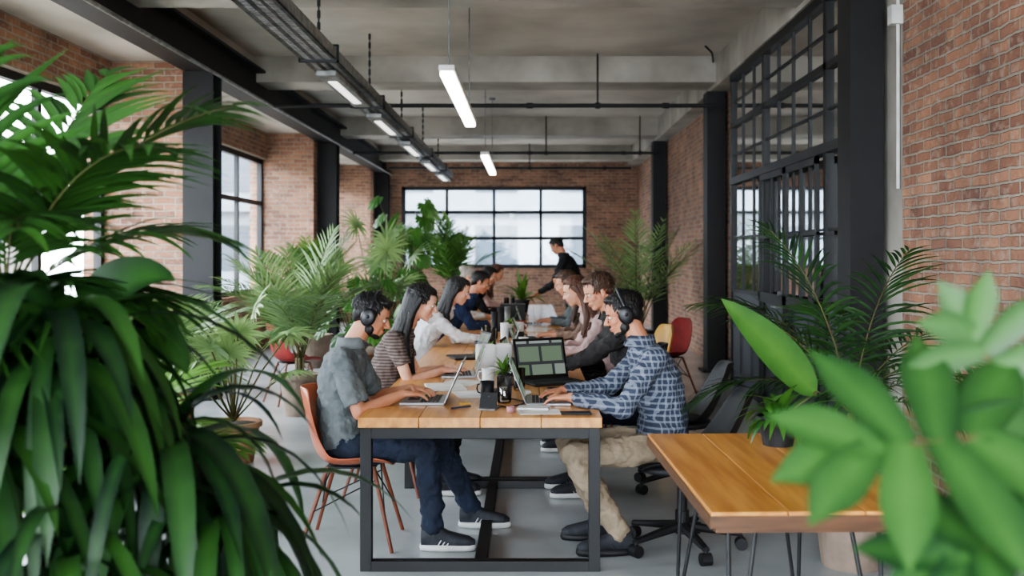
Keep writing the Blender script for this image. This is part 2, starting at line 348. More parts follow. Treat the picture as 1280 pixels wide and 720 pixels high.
SL=emis('side_room_fill_glow',(255,242,224),26)  # glow for added fill bars that brighten the room behind the partition
for xx in (3.9,5.2):
    m=MB(); m.box((xx-.05,7.8,3.0),(xx+.05,11.2,3.05)); m.cyl((xx,8.2,3.05),(xx,8.2,CZ-.005),.005); m.cyl((xx,10.8,3.05),(xx,10.8,CZ-.005),.005); m.obj('side_room_fill_bar',SL)  # added fill bar on cords, put in to light the side room
m=MB(); m.box((5.4,7.2,0),(5.98,8.6,1.9)); m.box((5.4,9.8,0),(5.98,12,1.2)); m.obj('side_room_cabinet',POTB)

# exterior
FAC=M('facade_white',(124,132,140),(110,118,126),1,.9)
m=MB(); m.box((-14,33,-3),(12,34,9),0)
for i in range(9):
    for j in range(3): m.box((-13+i*2.8,32.97,-1.6+j*2.6),(-11.6+i*2.8,33.0,-.1+j*2.6),1)
for j in range(3): m.box((-14,32.6,.35+j*2.6),(12,33,.55+j*2.6),0)
m.obj('neighbour_building',[FAC,M('facade_window',(60,72,82),None,2,.3)])
m=MB(); m.box((-16,-5,-3),(-15,30,4.2),0)
for i in range(12):
    for j in range(2): m.box((-15.0,-4+i*2.8,-.6+j*2.4),(-14.97,-2.5+i*2.8,.8+j*2.4),1)
m.obj('street_building',[M('facade_grey',(126,122,118),(110,106,102),1,.9),M('facade_window2',(60,68,76),None,2,.3)])
bx('street_ground',(-40,-30,-3.2),(30,60,-3),CON)

# ---------------------------------------------------------------- tables
def long_table(y0,L):
    g=group('communal_table'); x0,x1=-.833,.353
    m=MB(); n=4; w=(x1-x0)/n
    for i in range(n): m.box((x0+i*w+.0012,y0,.70),(x0+(i+1)*w-.0012,y0+L-.006,.75))
    m.obj('top_planks',WOOD,g,bevel=.003)
    m=MB(); t=.055; ya,yb=y0+.01,y0+L-.02
    for x in (x0+.01,x1-.01-t):
        m.box((x,ya,0),(x+t,ya+t,.70)); m.box((x,yb-t,0),(x+t,yb,.70)); m.box((x,ya+t,.645),(x+t,yb-t,.70))
    for y in (ya,yb-t): m.box((x0+.01+t,y,.645),(x1-.01-t,y+t,.70)); m.box((x0+.01+t,y,0),(x1-.01-t,y+t,.05))
    xm=(x0+x1)/2; m.box((xm-.03,ya+t,0.0),(xm+.03,yb-t,.05))
    m.obj('steel_frame',FRM,g,bevel=.002)
for i in range(6): long_table(4.82+i*1.8,1.8)
g=group('side_table',(.555,3.05,0),math.radians(1.5))
m=MB()
for i in range(3): m.box((i*.24+.001,0,.705),((i+1)*.24-.001,1.34,.75))
m.obj('top_planks',WOOD,g,bevel=.004)
m=MB(); m.box((-.002,-.004,.70),(.722,0,.738)); m.box((-.003,.0,.70),(0,1.34,.738)); m.box((0.02,.02,.68),(.70,1.32,.704)); m.obj('edge',WOODE,g)
m=MB()
for (x,y,sx,sy) in ((.16,.25,-1,-1),(.56,.25,1,-1),(.16,1.1,-1,1),(.56,1.1,1,1)):
    for q in (-.05,.05): m.cyl((x+q,y,.69),(x+sx*.06,y+sy*.08,0.0),.008,n=8)
    m.box((x-.07,y-.03,.68),(x+.07,y+.03,.69))
m.obj('hairpin_legs',FRM,g)

# ---------------------------------------------------------------- chairs
def shell_chair(name,loc,rz,shellmat,base='dowel',rec=0.0):
    g=group(name,loc,rz)
    prof=[(.23,.43,.20),(.20,.452,.225),(.10,.445,.235),(0,.432,.24),(-.10,.435,.24),(-.17,.46,.235),(-.205,.52,.23),(-.225,.60,.225),(-.25,.70,.21),(-.27,.79,.185),(-.285,.84,.12)]
    nu=13; vs=[];fs=[]
    for j,(f,z,wd) in enumerate(prof):
        f-=rec*max(0,z-.46)
        for i in range(nu):
            a=-1+2*i/(nu-1); 
            up=.06*abs(a)**3*(1 if 2<=j<=6 else .55 if j<8 else .2)
            fw=.07*abs(a)**2*(1 if j>=5 else .3 if j>3 else 0)
            vs.append(V((f+fw,wd*a,z+up-(.02*abs(a)**4 if j>8 else 0))))
    for j in range(len(prof)-1):
        for i in range(nu-1): fs.append((j*nu+i,j*nu+i+1,(j+1)*nu+i+1,(j+1)*nu+i))
    m=MB(); m.add(vs,fs); o=m.obj('shell',shellmat,g,smooth=True)
    sd=o.modifiers.new('s','SOLIDIFY'); sd.thickness=.009; sd.offset=-1
    sb=o.modifiers.new('sub','SUBSURF'); sb.levels=1; sb.render_levels=1
    m=MB()
    if base=='dowel':
        for sx in (-1,1):
            for sy in (-1,1):
                m.cyl((sx*.12,sy*.12,.425),(sx*.24-.01,sy*.22,0.0),.012,.010,m=0)
                m.cyl((sx*.12,sy*.12,.425),(sx*.20-.01,-sy*.185,.16),.004,n=6,m=1)
        for sy in (-1,1): m.cyl((.14,sy*.13,.36),(-.19,sy*.18,.2),.004,n=6,m=1)
        m.box((-.13,-.13,.415),(.13,.13,.425),1)
        m.obj('legs',[DOW,STE],g)
    else:
        m.box((-.1,-.1,.40),(.1,.1,.425)); m.cyl((0,0,.1),(0,0,.41),.026,n=16); m.cyl((0,0,.08),(0,0,.2),.036,n=16)
        for q in range(5):
            a=q*2*math.pi/5+.55; d=V((math.cos(a),math.sin(a),0)); sd_=V((-d.y,d.x,0))
            m.loft([(d*.02+Z*.12,sd_,Z,.034,.026),(d*.31+Z*.08,sd_,Z,.02,.014)],8)
            e=d*.305; m.cyl(e+Z*.032-sd_*.026,e+Z*.032+sd_*.026,.032,n=14); m.cyl(e+Z*.03,e+Z*.08,.009)
        m.obj('swivel_base',BLK,g)
        c=MB(); c.loft([(V((.02,0,.42)),V((1,0,0)),V((0,1,0)),.2,.2),(V((.015,0,.43)),V((1,0,0)),V((0,1,0)),.225,.225),(V((.01,0,.455)),V((1,0,0)),V((0,1,0)),.215,.215),(V((.01,0,.468)),V((1,0,0)),V((0,1,0)),.18,.18)],24,p=3); c.obj('cushion',BLK,g,smooth=True)
    return g

# ---------------------------------------------------------------- people
def skinm(n,c):
    m=M('skin_'+n,c,(c[0]*.95,c[1]*.85,c[2]*.82),9,.55,bump=.15,bscale=300,bdist=.001); b=m.node_tree.nodes['Principled BSDF']; b.inputs['Subsurface Weight'].default_value=.1; b.inputs['Subsurface Radius'].default_value=(.02,.008,.004); return m
SK2=skinm('b',(190,136,105)); SK3=skinm('c',(216,168,141)); SK4=skinm('d',(204,152,123))
def cloth(n,c,c2=None): return M('cloth_'+n,c,c2,7,.9,bump=.8,bscale=13,bdist=.03)
def hairm(n,c,c2): return M('hair_'+n,c,c2,30,.55,bump=.8,bscale=70,stretch=(1,1,.15),bdist=.008)
HB=hairm('black',(14,12,11),(24,19,17)); HD=hairm('brown',(48,32,23),(74,50,35)); HG=hairm('grey',(150,140,128),(180,170,158)); HA=hairm('auburn',(64,38,27),(90,56,40))
EYW=M('eye_white',(225,220,215),None,5,.2); EYD=M('eye_dark',(25,16,12),None,5,.15); LIP=M('lip',(164,98,86),None,9,.5)
SOLE=M('sole',(205,205,202),None,9,.6); SHO=M('shoe_dark',(28,30,36),(46,48,54),20,.75)
HPM=M('headphone',(16,16,18),(24,24,27),8,.38)
def ik(a,b,l1,l2,pole):
    d=b-a; D=min(d.length,(l1+l2)*.995); dn=d.normalized(); x=(l1*l1-l2*l2+D*D)/(2*D); h=math.sqrt(max(0,l1*l1-x*x))
    p=pole-dn*pole.dot(dn); p.normalize(); return a+dn*x+p*h
def hand(m,w,d,n,side,curl=.45,sc=1):
    d=d.normalized(); n=(n-d*n.dot(d)).normalized(); s=d.cross(n).normalized()
    if s.dot(side)<0: s=-s
    m.loft([(w-d*.02,s,n,.026,.021),(w,s,n,.027,.019),(w+d*.03,s,n,.036,.017),(w+d*.065,s,n,.041,.014),(w+d*.088,s,n,.038,.011)],12)
    for off,L,sp in ((.031,.068,.12),(.0105,.078,.04),(-.0105,.072,-.06),(-.031,.056,-.17)):
        p=w+d*.078+s*off; dd=(d+s*sp).normalized(); r=.0083*sc
        for k,fr in enumerate((.42,.32,.26)):
            ang=curl*(.6 if k==0 else 1); dd=(dd*math.cos(ang)+n*math.sin(ang)).normalized(); q=p+dd*L*fr; r2=r*.9
            m.cap(p,r,q,r2,n=8); p=q; r=r2
    p=w+d*.022+s*.024; q=p+(d*.6+s*.7+n*.25).normalized()*.036; m.cap(p,.014,q,.011,n=8)
    q2=q+(d*.9+s*.25+n*.2).normalized()*.03; m.cap(q,.011,q2,.0095,n=8); q3=q2+(d*1+n*.35).normalized()*.024; m.cap(q2,.0095,q3,.008,n=8)

def person(name,loc,rz,P,S,vox=.005):
    g=group(name,loc,rz)
    pel=V(P['pelvis']); wai=V(P['waist']); che=V(P['chest']); nb=V(P['neck']); hc=V(P['head'])
    shL=V(P.get('shL',(che.x+.03,.185,nb.z-.075))); shR=V(P.get('shR',(che.x+.03,-.185,nb.z-.075)))
    wL=V(P['wL']); wR=V(P['wR']); fem=S.get('female',False); wf=.9 if fem else 1
    shL.y*=wf; shR.y*=wf
    eL=V(P['eL']) if 'eL' in P else ik(shL,wL,.29,.26,V((-.2,.55,-1))); eR=V(P['eR']) if 'eR' in P else ik(shR,wR,.29,.26,V((-.2,-.55,-1)))
    pitch=P.get('pitch',.35); yaw=P.get('yaw',0); 
    hm=Matrix.Translation(hc)@Matrix.Rotation(yaw,4,'Z')@Matrix.Rotation(pitch,4,'Y')
    b=MB(); E=lambda c,r:b.ell(c,r,hm,16)
    E((-.014,0,.036),(.094,.074,.080)); E((.020,0,-.036),(.064,.056,.070)); E((.036,0,.03),(.050,.060,.058)); E((.056,0,-.092),(.024,.028,.018))
    E((.030,0,-.078),(.045,.044,.026)); E((.075,0,.020),(.013,.042,.009)); E((.052,.033,-.022),(.026,.024,.024)); E((.052,-.033,-.022),(.026,.024,.024))
    b.cap((.080,0,.012),.008,(.106,0,-.026),.0105,hm,10); E((.092,.011,-.031),(.010,.008,.008)); E((.092,-.011,-.031),(.010,.008,.008))
    E((.078,0,-.057),(.014,.023,.009)); E((.075,0,-.070),(.013,.020,.008))
    for s in (-1,1): E((-.006,s*.076,-.008),(.017,.008,.031)); E((.002,s*.074,-.03),(.009,.007,.012))
    b.cap(hm@V((-.025,0,-.06)),.052*wf,nb+V((-.01,0,-.03)),.058*wf)
    b.cap(nb+V((-.01,0,-.04)),.06,che,.09)
    for sh,el,wr,sd in ((shL,eL,wL,1),(shR,eR,wR,-1)):
        b.cap(sh,.048*wf,el,.038*wf); b.cap(el,.039*wf,el.lerp(wr,.35),.038*wf); b.cap(el.lerp(wr,.3),.038*wf,wr,.024*wf)
        fd=(wr-el).normalized(); hd=V((fd.x,fd.y*.6,min(fd.z,0.0)-.05))
        hand(b,wr,hd,V((0,0,-1)),V((0,-sd,0)),P.get('curl',.4))
    o=b.obj('body',S['skin'],g); remesh(o,vox,2)
    m=MB()
    for s in (-1,1):
        m.ell((.074,s*.029,.002),(.010,.0125,.0085),hm,10,0); m.ell((.082,s*.030,.001),(.0035,.005,.005),hm,8,1)
        for k in range(4): m.ell((.087-.003*k,s*(.016+.009*k),.020+.002*(1.5-abs(k-1.5))),(.004,.007,.003),hm,8,2)
    m.ell((.088,0,-.059),(.006,.020,.0045),hm,10,3); m.ell((.084,0,-.068),(.007,.017,.0055),hm,10,3)
    m.obj('face_features',[EYW,EYD,S['hair'],LIP],g,smooth=True)
    if S.get('beard'):
        m=MB(); Q=lambda c,r:m.ell(c,r,hm,12)
        Q((.058,0,-.096),(.025,.030,.017)); Q((.034,0,-.088),(.043,.045,.020))
        for s in (-1,1): Q((.016,s*.044,-.064),(.028,.017,.030)); Q((.002,s*.061,-.03),(.014,.009,.03))
        Q((.088,0,-.049),(.007,.020,.0035)); o=m.obj('beard',S['hair'],g); remesh(o,.0045,1,.004,.01)
    h=MB(); H=lambda c,r:h.ell(c,r,hm,16); st=S.get('hairstyle','short')
    H((-.024,0,.044),(.094,.078,.078)); H((-.060,0,.0),(.048,.067,.060)); H((.012,0,.086),(.060,.060,.034))
    for s in (-1,1): H((.004,s*.070,.022),(.018,.009,.034))
    if st=='short': H((.044,0,.092),(.036,.050,.022)); H((-.073,0,-.032),(.026,.048,.033))
    L=S.get('hairlen',.36)
    if st=='long':
        for s in (-1,1):
            a=hm@V((-.01,s*.072,.03)); bk=hm@V((-.035,s*.076,-.08)); c=V((nb.x+.01,s*.10,nb.z-.06)); e=V((nb.x+.04,s*.105,nb.z-L*.7))
            for p,r,q,r2 in ((a,.022,bk,.028),(bk,.028,c,.030),(c,.030,e,.012)): h.cap(p,r,q,r2,n=10)
        a=hm@V((-.07,0,.0)); c=V((nb.x-.065,0,nb.z-.06)); e=V((che.x-.11,0,nb.z-L*.75))
        h.loft([(a,V((0,1,0)),V((1,0,0)),.074,.045),(c,V((0,1,0)),V((1,0,0)),.095,.04),(e,V((0,1,0)),V((1,0,0)),.07,.02)],14)
    if st=='bun':
        H((-.115,0,.05),(.045,.045,.045)); H((-.075,0,-.03),(.03,.055,.04))
    o=h.obj('hair',S['hair'],g); remesh(o,max(vox,.005),2,.006,.02)
    q=MB(); ns=520 if vox<.006 else 160; h3=hm.to_3x3(); crown=V((-.06,0,.10))
    for i in range(ns):
        ph=math.acos(1-1.25*(i+.5)/ns); th=i*2.39996
        n_=V((math.sin(ph)*math.cos(th),math.sin(ph)*math.sin(th),math.cos(ph)))
        c=V((-.024,0,.044)); p=c+V((n_.x*.095,n_.y*.079,n_.z*.079))
        if p.x>.03 and p.z<.08: continue
        t=(p-crown); t=(t-n_*t.dot(n_)); t=t.normalized() if t.length>.01 else V((1,0,0)); t=(t+V((R(-.4,.4),R(-.4,.4),R(-.2,.2)))).normalized()
        ll=R(.025,.045); pts=[hm@(p-n_*.004),hm@(p+t*ll*.4+n_*R(.001,.005)),hm@(p+t*ll*.75+n_*R(-.002,.005)),hm@(p+t*ll+n_*R(-.012,.0))]
        q.ribbon(pts,R(.004,.007),h3@n_)
    if st=='long':
        for i in range(ns//2):
            a_=math.pi*(.52+.96*R(0,1)); sx,sy=math.cos(a_),math.sin(a_)
            p0=hm@V((-.03+.09*sx,.080*sy,R(.0,.07))); p1=hm@V((-.035+.085*sx,.088*sy,-.07)); 
            p2=V((nb.x-.03+.08*sx,.125*sy+R(-.01,.01),nb.z-.07)); Lk=L*R(.55,1.05)
            f=1 if abs(sy)>.6 else 0; p3=V(((nb.x+.03)*f+(che.x-.12)*(1-f)+R(-.02,.02),.125*sy*R(.8,1.05),nb.z-Lk*.85))
            out=V((sx,sy,0)).normalized(); q.ribbon([p0,p0.lerp(p1,.5)+out*.006,p1,p1.lerp(p2,.5),p2,p2.lerp(p3,.6)+out*.01,p3],R(.006,.010),out)
    q.obj('hair_strands',S['hair'],g,smooth=True)
    t=MB(); Ls=V((0,1,0)); sc=S.get('bulk',1)*wf
    pts=[pel+V((0,0,-.02)),pel.lerp(wai,.6),wai,wai.lerp(che,.5),che,che.lerp(nb,.45),nb+V((-.01,0,-.045)),nb+V((-.005,0,.0))]
    dims=[(.170,.125),(.165,.122),(.150,.118),(.162,.122),(.172,.122),(.160,.105),(.105,.078),(.066,.066)]
    rings=[]
    for i,p in enumerate(pts):
        tg=(pts[min(i+1,7)]-pts[max(i-1,0)]).normalized(); vv=tg.cross(Ls).normalized(); rings.append((p,Ls,vv,dims[i][0]*sc,dims[i][1]*(1 if i>5 else sc)))
    t.loft(rings,24,p=2.3)
    if fem: t.ell(che+V((.085,.06,-.0)),(.05,.055,.055)); t.ell(che+V((.085,-.06,-.0)),(.05,.055,.055))
    sl=S.get('sleeve',1.0)
    for sh,el,wr in ((shL,eL,wL),(shR,eR,wR)):
        t.cap(che.lerp(nb,.5)+V((0,sh.y*.45,0)),.075*wf,sh,.066*wf)
        if sl<=1: t.cyl(sh,sh.lerp(el,sl),.066*wf,.060*wf,n=16); t.ell(sh,.066*wf)
        else:
            t.cap(sh,.064*wf,el,.052*wf); t.cap(el,.053*wf,el.lerp(wr,(sl-1)),.036*wf+.004)
    o=t.obj('shirt',S['shirt'],g); remesh(o,max(vox,.007),2,.036,.055)
    c=MB(); n=20; a0=nb+V((.0,0,-.012)); a1=nb+V((-.004,0,.03))
    vs=[];fs=[]
    for k,(cc,r1,r2) in enumerate(((a0,.076,.078),(a1,.066,.068),(a1+V((0,0,.002)),.071,.073),(a0+V((0,0,-.012)),.088,.09))):
        for i in range(n+1):
            an=.35+(2*math.pi-.7)*i/n; vs.append(cc+V((math.cos(an)*r1*wf,math.sin(an)*r2*wf,0)))
    for k in range(3):
        for i in range(n): fs.append((k*(n+1)+i,k*(n+1)+i+1,(k+1)*(n+1)+i+1,(k+1)*(n+1)+i))
    if S.get('collar',True):
        c.add(vs,fs); o=c.obj('collar',S['shirt'],g,smooth=True); sd=o.modifiers.new('s','SOLIDIFY'); sd.thickness=.003
    t=MB(); t.loft([(pel+V((.0,0,-.085)),Ls,V((1,0,0)),.15*wf,.12),(pel+V((.0,0,-.05)),Ls,V((1,0,0)),.178,.135),(pel+V((0,0,.03)),Ls,V((1,0,0)),.172,.128),(pel+V((0,0,.09)),Ls,V((1,0,0)),.155,.115)],20)
    for kk,ak,s in (('kL','aL',1),('kR','aR',-1)):
        hip=pel+V((.02,s*.09,-.035)); kn=V(P[kk]); an=V(P[ak]); 
        t.cap(hip,.090,kn,.068); t.cap(kn,.068,kn.lerp(an,.35),.066); t.cap(kn.lerp(an,.35),.066,an+V((0,0,.03)),.055)
    o=t.obj('trousers',S['pants'],g); remesh(o,max(vox,.008),2,.038,.055)
    t=MB(); so=MB()
    for ak,tk,s in (('aL','tL',1),('aR','tR',-1)):
        an=V(P[ak]); td=V(P.get(tk,(1,0,0))).normalized(); sd=Z.cross(td).normalized(); up=td.cross(sd).normalized()
        base=V((an.x,an.y,an.z-.085))-td*.065
        R_=[(.0,.028,.050),(.03,.036,.066),(.09,.037,.062),(.14,.041,.044),(.20,.046,.034),(.25,.042,.027),(.282,.02,.016)]
        t.loft([(base+td*x+up*(.022+hh*.75),sd,up,w_,hh) for x,w_,hh in R_],16,p=2.3)
        t.cap(an+V((0,0,-.01)),.042,an+V((0,0,.03)),.040)
        so.loft([(base+up*z_+td*.14,td,sd,.15*q_,.048*q_) for z_,q_ in ((0,.97),(.012,1.0),(.03,.98))],22,p=2.6)
        for s2 in (-1,1):
            for o2 in (0,.022,.044): so.tube([base+td*(.09+o2)+up*.03+sd*s2*.041,base+td*(.12+o2)+up*(.078-o2*.3)+sd*s2*.031],.003,6)
        for q_ in range(4): so.tube([base+td*(.13+q_*.018)+up*(.088-q_*.008)-sd*.022,base+td*(.13+q_*.018)+up*(.098-q_*.009),base+td*(.13+q_*.018)+up*(.088-q_*.008)+sd*.022],.003,6)
    o=t.obj('shoes',S.get('shoe',SHO),g); remesh(o,max(vox,.005),2)
    so.obj('soles',S.get('sole',SOLE),g,smooth=True)
    if S.get('hp'):
        q=MB()
        arc=[hm@V((-.012,.090*math.cos(a),.022+.112*math.sin(a))) for a in [math.pi*i/18 for i in range(19)]]
        q.tube(arc,[.011]*19,8)
        for s in (-1,1):
            u=(hm.to_3x3()@V((1,0,0))); vv=(hm.to_3x3()@V((0,0,1)))
            q.loft([(hm@V((-.006,s*y_,-.004)),u,vv,a,b_) for y_,a,b_ in ((.078,.038,.046),(.092,.042,.051),(.106,.040,.048),(.114,.028,.036))],18)
            q.cap(hm@V((-.012,s*.09,.02)),.01,hm@V((-.008,s*.108,.0)),.012)
        q.obj('headphones',HPM,g,smooth=True)
    return g

def sit(head=(.17,0,1.21),neck=(.09,0,1.07),chest=(.03,0,.90),pelvis=(.02,0,.555),wL=(.40,.12,.815),wR=(.40,-.12,.815),kL=(.47,.13,.53),kR=(.47,-.13,.53),aL=(.45,.13,.09),aR=(.45,-.13,.09),**k):
    p=V(pelvis);c=V(chest); w=p.lerp(c,.42)+V((-.02,0,0))
    d=dict(head=head,neck=neck,chest=chest,waist=tuple(w),pelvis=pelvis,wL=wL,wR=wR,kL=kL,kR=kR,aL=aL,aR=aR); d.update(k); return d
GREY=cloth('grey',(104,109,109),(88,94,96)); JEAN=cloth('jeans',(28,37,56),(20,27,42)); KHA=cloth('khaki',(150,134,113),(130,116,98)); CHAR=cloth('charcoal',(48,45,44),(36,33,33)); WHC=cloth('white',(224,224,226)); NAV=cloth('navy',(34,48,82)); PNK=cloth('pink',(190,160,156)); BKC=cloth('black',(24,24,26)); TAN=cloth('tan',(134,110,96))
PLAID=stripe_mat('plaid',(44,51,68),(132,138,150),.032,.34,('Z','Y'),.5); STRP=stripe_mat('stripes',(118,102,94),(52,45,48),.02,.5,('Z',),.75)

person('seated_man',(-1.03,5.35,0),0,sit(head=(.185,0,1.21),neck=(.075,0,1.065),chest=(.02,0,.89),pelvis=(.05,0,.545),wR=(.36,-.10,.805),wL=(.38,.13,.805),kR=(.49,-.13,.53),aR=(.53,-.16,.087),kL=(.52,.14,.53),aL=(.70,.28,.087),pitch=.38),
  dict(skin=SK2,hair=HB,shirt=GREY,pants=JEAN,sleeve=.85,hp=True,bulk=1.02,beard=True),.0042)
shell_chair('moulded_shell_chair',(-.94,5.35,0),0,TERR)
person('seated_man',(.73,5.28,0),math.pi,sit(head=(.235,0,1.225),neck=(.145,0,1.08),chest=(.06,0,.89),pelvis=(.03,0,.56),wL=(.52,.12,.80),wR=(.55,-.14,.80),eL=(.255,.25,.765),kL=(.50,.15,.51),aL=(.27,.17,.09),kR=(.52,-.12,.52),aR=(.34,-.10,.09),pitch=.32,tL=(1,.1,0)),
  dict(skin=SK2,hair=HB,shirt=PLAID,pants=KHA,sleeve=1.85,hp=True,bulk=1.06,sole=BLK,beard=True),.0042)
shell_chair('office_chair',(.80,5.22,0),math.pi,BLK,'star',.25)
person('seated_woman',(-.98,6.5,0),0,sit(head=(.28,0,1.225),neck=(.17,0,1.07),chest=(.08,0,.89),wR=(.42,-.06,.79),wL=(.44,.14,.79),pitch=.34),
  dict(skin=SK3,hair=HB,shirt=STRP,pants=BKC,sleeve=.6,hairstyle='long',hairlen=.5,female=True,collar=False),.005)
shell_chair('moulded_shell_chair',(-.93,6.5,0),0,BLK)
person('seated_man',(.78,6.5,0),math.pi+.12,sit(head=(.34,0,1.30),neck=(.25,0,1.14),chest=(.13,0,.93),pelvis=(.03,0,.56),wL=(.62,.05,.80),wR=(.60,-.12,.80),pitch=.40,yaw=.15),
  dict(skin=SK4,hair=HD,shirt=CHAR,pants=JEAN,sleeve=1.85,bulk=1.08),.005)
shell_chair('office_chair',(.98,6.55,0),math.pi,BLK,'star',.2)
person('seated_woman',(-1.02,8.6,0),0,sit(head=(.41,0,1.225),neck=(.30,0,1.09),chest=(.16,0,.91),wR=(.66,-.05,.80),wL=(.62,.14,.80),pitch=.38),
  dict(skin=SK3,hair=HB,shirt=WHC,pants=BKC,sleeve=1.8,hairstyle='long',hairlen=.3,female=True),.007)
shell_chair('moulded_shell_chair',(-.98,8.6,0),0,BLK)
FARP=[('seated_man',-.98,10.6,0,(.46,0,1.24),SK2,HB,NAV,'short',False),('seated_woman',-1.08,11.9,0,(.36,0,1.27),SK3,HG,WHC,'bun',True),('seated_man',-.95,13.1,0,(.42,0,1.26),SK3,HB,BKC,'short',False),('seated_woman',-.95,14.3,0,(.48,0,1.28),SK3,HA,PNK,'long',True),
      ('seated_woman',.76,7.9,math.pi,(.40,0,1.25),SK3,HA,PNK,'long',True),('seated_woman',.78,9.3,math.pi,(.44,0,1.27),SK4,HD,TAN,'long',True),('seated_man',.78,11.2,math.pi,(.42,0,1.24),SK2,HB,GREY,'short',False)]
for nm,x,y,r,hd,sk,hr,sh,hs,fm in FARP:
    person(nm,(x,y,0),r,sit(head=hd,neck=(hd[0]-.10,0,hd[2]-.145),chest=(hd[0]*.4,0,.91),wR=(.60,-.07,.80),wL=(.58,.14,.80),pitch=R(.3,.55)),
      dict(skin=sk,hair=hr,shirt=sh,pants=JEAN if not fm else BKC,sleeve=1.7,hairstyle=hs,hairlen=.3,female=fm),.010)
    shell_chair('moulded_shell_chair',(x+(.04 if r==0 else .05),y,0),r,BLK if y<12 else YEL)
person('standing_man',(.64,14.0,0),math.pi-.3,dict(pelvis=(0,0,.98),waist=(.02,0,1.14),chest=(.10,0,1.36),neck=(.17,0,1.53),head=(.27,0,1.66),wL=(.50,.12,1.0),wR=(.52,-.12,1.02),eL=(.24,.22,1.14),eR=(.26,-.22,1.16),kL=(.03,.12,.52),kR=(.0,-.1,.52),aL=(-.03,.13,.087),aR=(-.08,-.1,.087),pitch=.6),
   dict(skin=SK2,hair=HB,shirt=BKC,pants=BKC,sleeve=1.85,bulk=1.05),.008)
shell_chair('wooden_chair',(1.15,9.9,0),math.pi+.3,YEL); shell_chair('red_chair',(1.5,10.9,0),math.pi+.5,RED)
shell_chair('red_chair',(-2.45,10.35,0),.6,RED)

# ---------------------------------------------------------------- table objects
def laptop(loc,rz,body=SIL,scr=SCD,ang=110,z=.75,wd=.31,dp=.215,H=.20):
    g=group('laptop',(loc[0],loc[1],z),rz); m=MB(); m.box((-dp/2,-wd/2,0),(dp/2,wd/2,.014)); m.obj('base',body,g,bevel=.004)
    m=MB()
    for i in range(5):
        for j in range(12): m.box((-.01+i*.02,-.135+j*.0228,.014),(-.01+i*.02+.0165,-.135+j*.0228+.0195,.0165))
    m.box((-.085,-.05,.0138),(-.025,.05,.0145)); m.obj('keys',KEY,g)
    t=math.radians(ang-90)
    mx=Matrix.Translation((dp/2-.002,0,.012))@Matrix.Rotation(t,4,'Y')
    m=MB(); m.box((0,-wd/2,0),(.007,wd/2,H),0,mx); m.obj('lid',body,g,bevel=.003)
    m=MB(); m.box((-.0012,-wd/2+.006,.006),(0,wd/2-.006,H-.005),0,mx); m.obj('bezel',SCD,g)
    m=MB(); m.box((-.002,-wd/2+.018,.026),(-.0012,wd/2-.018,H-.018),0,mx); m.obj('display',scr,g)
laptop((-.565,5.36),0,SIL,SCR,114,H=.235,dp=.235)
laptop((.10,5.34),math.pi,SIL,SCR,112,H=.235,dp=.235)
laptop((.14,6.12),math.radians(116),BLK,SCR,106,wd=.36,dp=.25,H=.26)
laptop((-.47,6.5),.1,SIL,SCR,110); laptop((-.02,7.0),math.pi-.1,BLK,SCR,108)
laptop((-.25,8.6),0,SIL,SCR,110); laptop((-.3,10.6),0,BLK,SCR,110); laptop((.02,7.95),math.pi,SIL,SCR,110); laptop((.02,9.3),math.pi,BLK,SCR,110); laptop((.02,11.2),math.pi,SIL,SCR,108); laptop((-.35,13.1),0,BLK,SCR,108); laptop((-.5,7.6),.3,BLK,SCR,112)
def slab(name,x,y,wx,wy,h,mat,rz=0,z=.75,bev=.002):
    g=MB(); g.box((-wx/2,-wy/2,0),(wx/2,wy/2,h)); o=g.obj(name,mat,bevel=bev); o.location=(x,y,z); o.rotation_euler=(0,0,rz); return o
slab('smartphone',.23,4.93,.15,.075,.009,BLK,.05); slab('paper_sheet',.05,4.99,.21,.15,.003,PAP,.1); slab('notebook',.02,5.09,.16,.1,.012,WHT,-.1)
slab('notebook',-.50,5.9,.22,.3,.01,PAP,.2); slab('paper_sheet',-.42,6.12,.21,.25,.002,PAP,-.3); slab('smartphone',-.2,5.75,.07,.14,.008,BLK,.3)
slab('paper_sheet',-.32,5.62,.2,.28,.002,PAP,.25); slab('notebook',.2,5.75,.16,.22,.012,CHAR,.15); slab('sticky_note_pad',-.34,5.25,.05,.05,.01,YEL,.4); slab('earbud_case',-.02,5.62,.05,.06,.022,WHT,.2,bev=.008); slab('wallet',-.68,5.8,.1,.08,.015,DOW,.5)
m=MB(); m.cyl((-.40,5.08,.755),(-.31,5.15,.755),.0045); m.cyl((-.31,5.15,.755),(-.302,5.156,.755),.0045,.001); m.obj('pen',NAV)
slab('power_box',-.22,7.5,.1,.24,.06,BLK); slab('power_box',-.22,9.6,.12,.3,.07,BLK); slab('monitor_box',-.2,11.9,.3,.22,.2,BLK)
slab('tissue_box',-.30,6.85,.13,.12,.17,WHT,.2,bev=.01); slab('speaker_box',-.17,6.7,.12,.1,.19,WHT,-.1,bev=.02)
slab('paper_stack',-.05,8.75,.2,.2,.03,PAP,.2); slab('notebook',-.55,9.6,.2,.28,.02,RED,.1); slab('paper_stack',.1,10.3,.22,.3,.02,PAP,-.2); slab('notebook',.2,8.6,.18,.25,.02,BLK,.2)
g=group('phone_on_stand',(-.215,5.06,.75),-.2); mx=Matrix.Rotation(math.radians(-28),4,'X'); m=MB(); m.box((-.045,0,.005),(.045,.009,.095),0,mx); m.obj('phone',BLK,g,bevel=.003); m=MB(); m.box((-.045,-.02,0),(.045,.09,.008)); m.cyl((0,.07,.004),(0,.035,.065),.006); m.obj('stand',GAL,g)
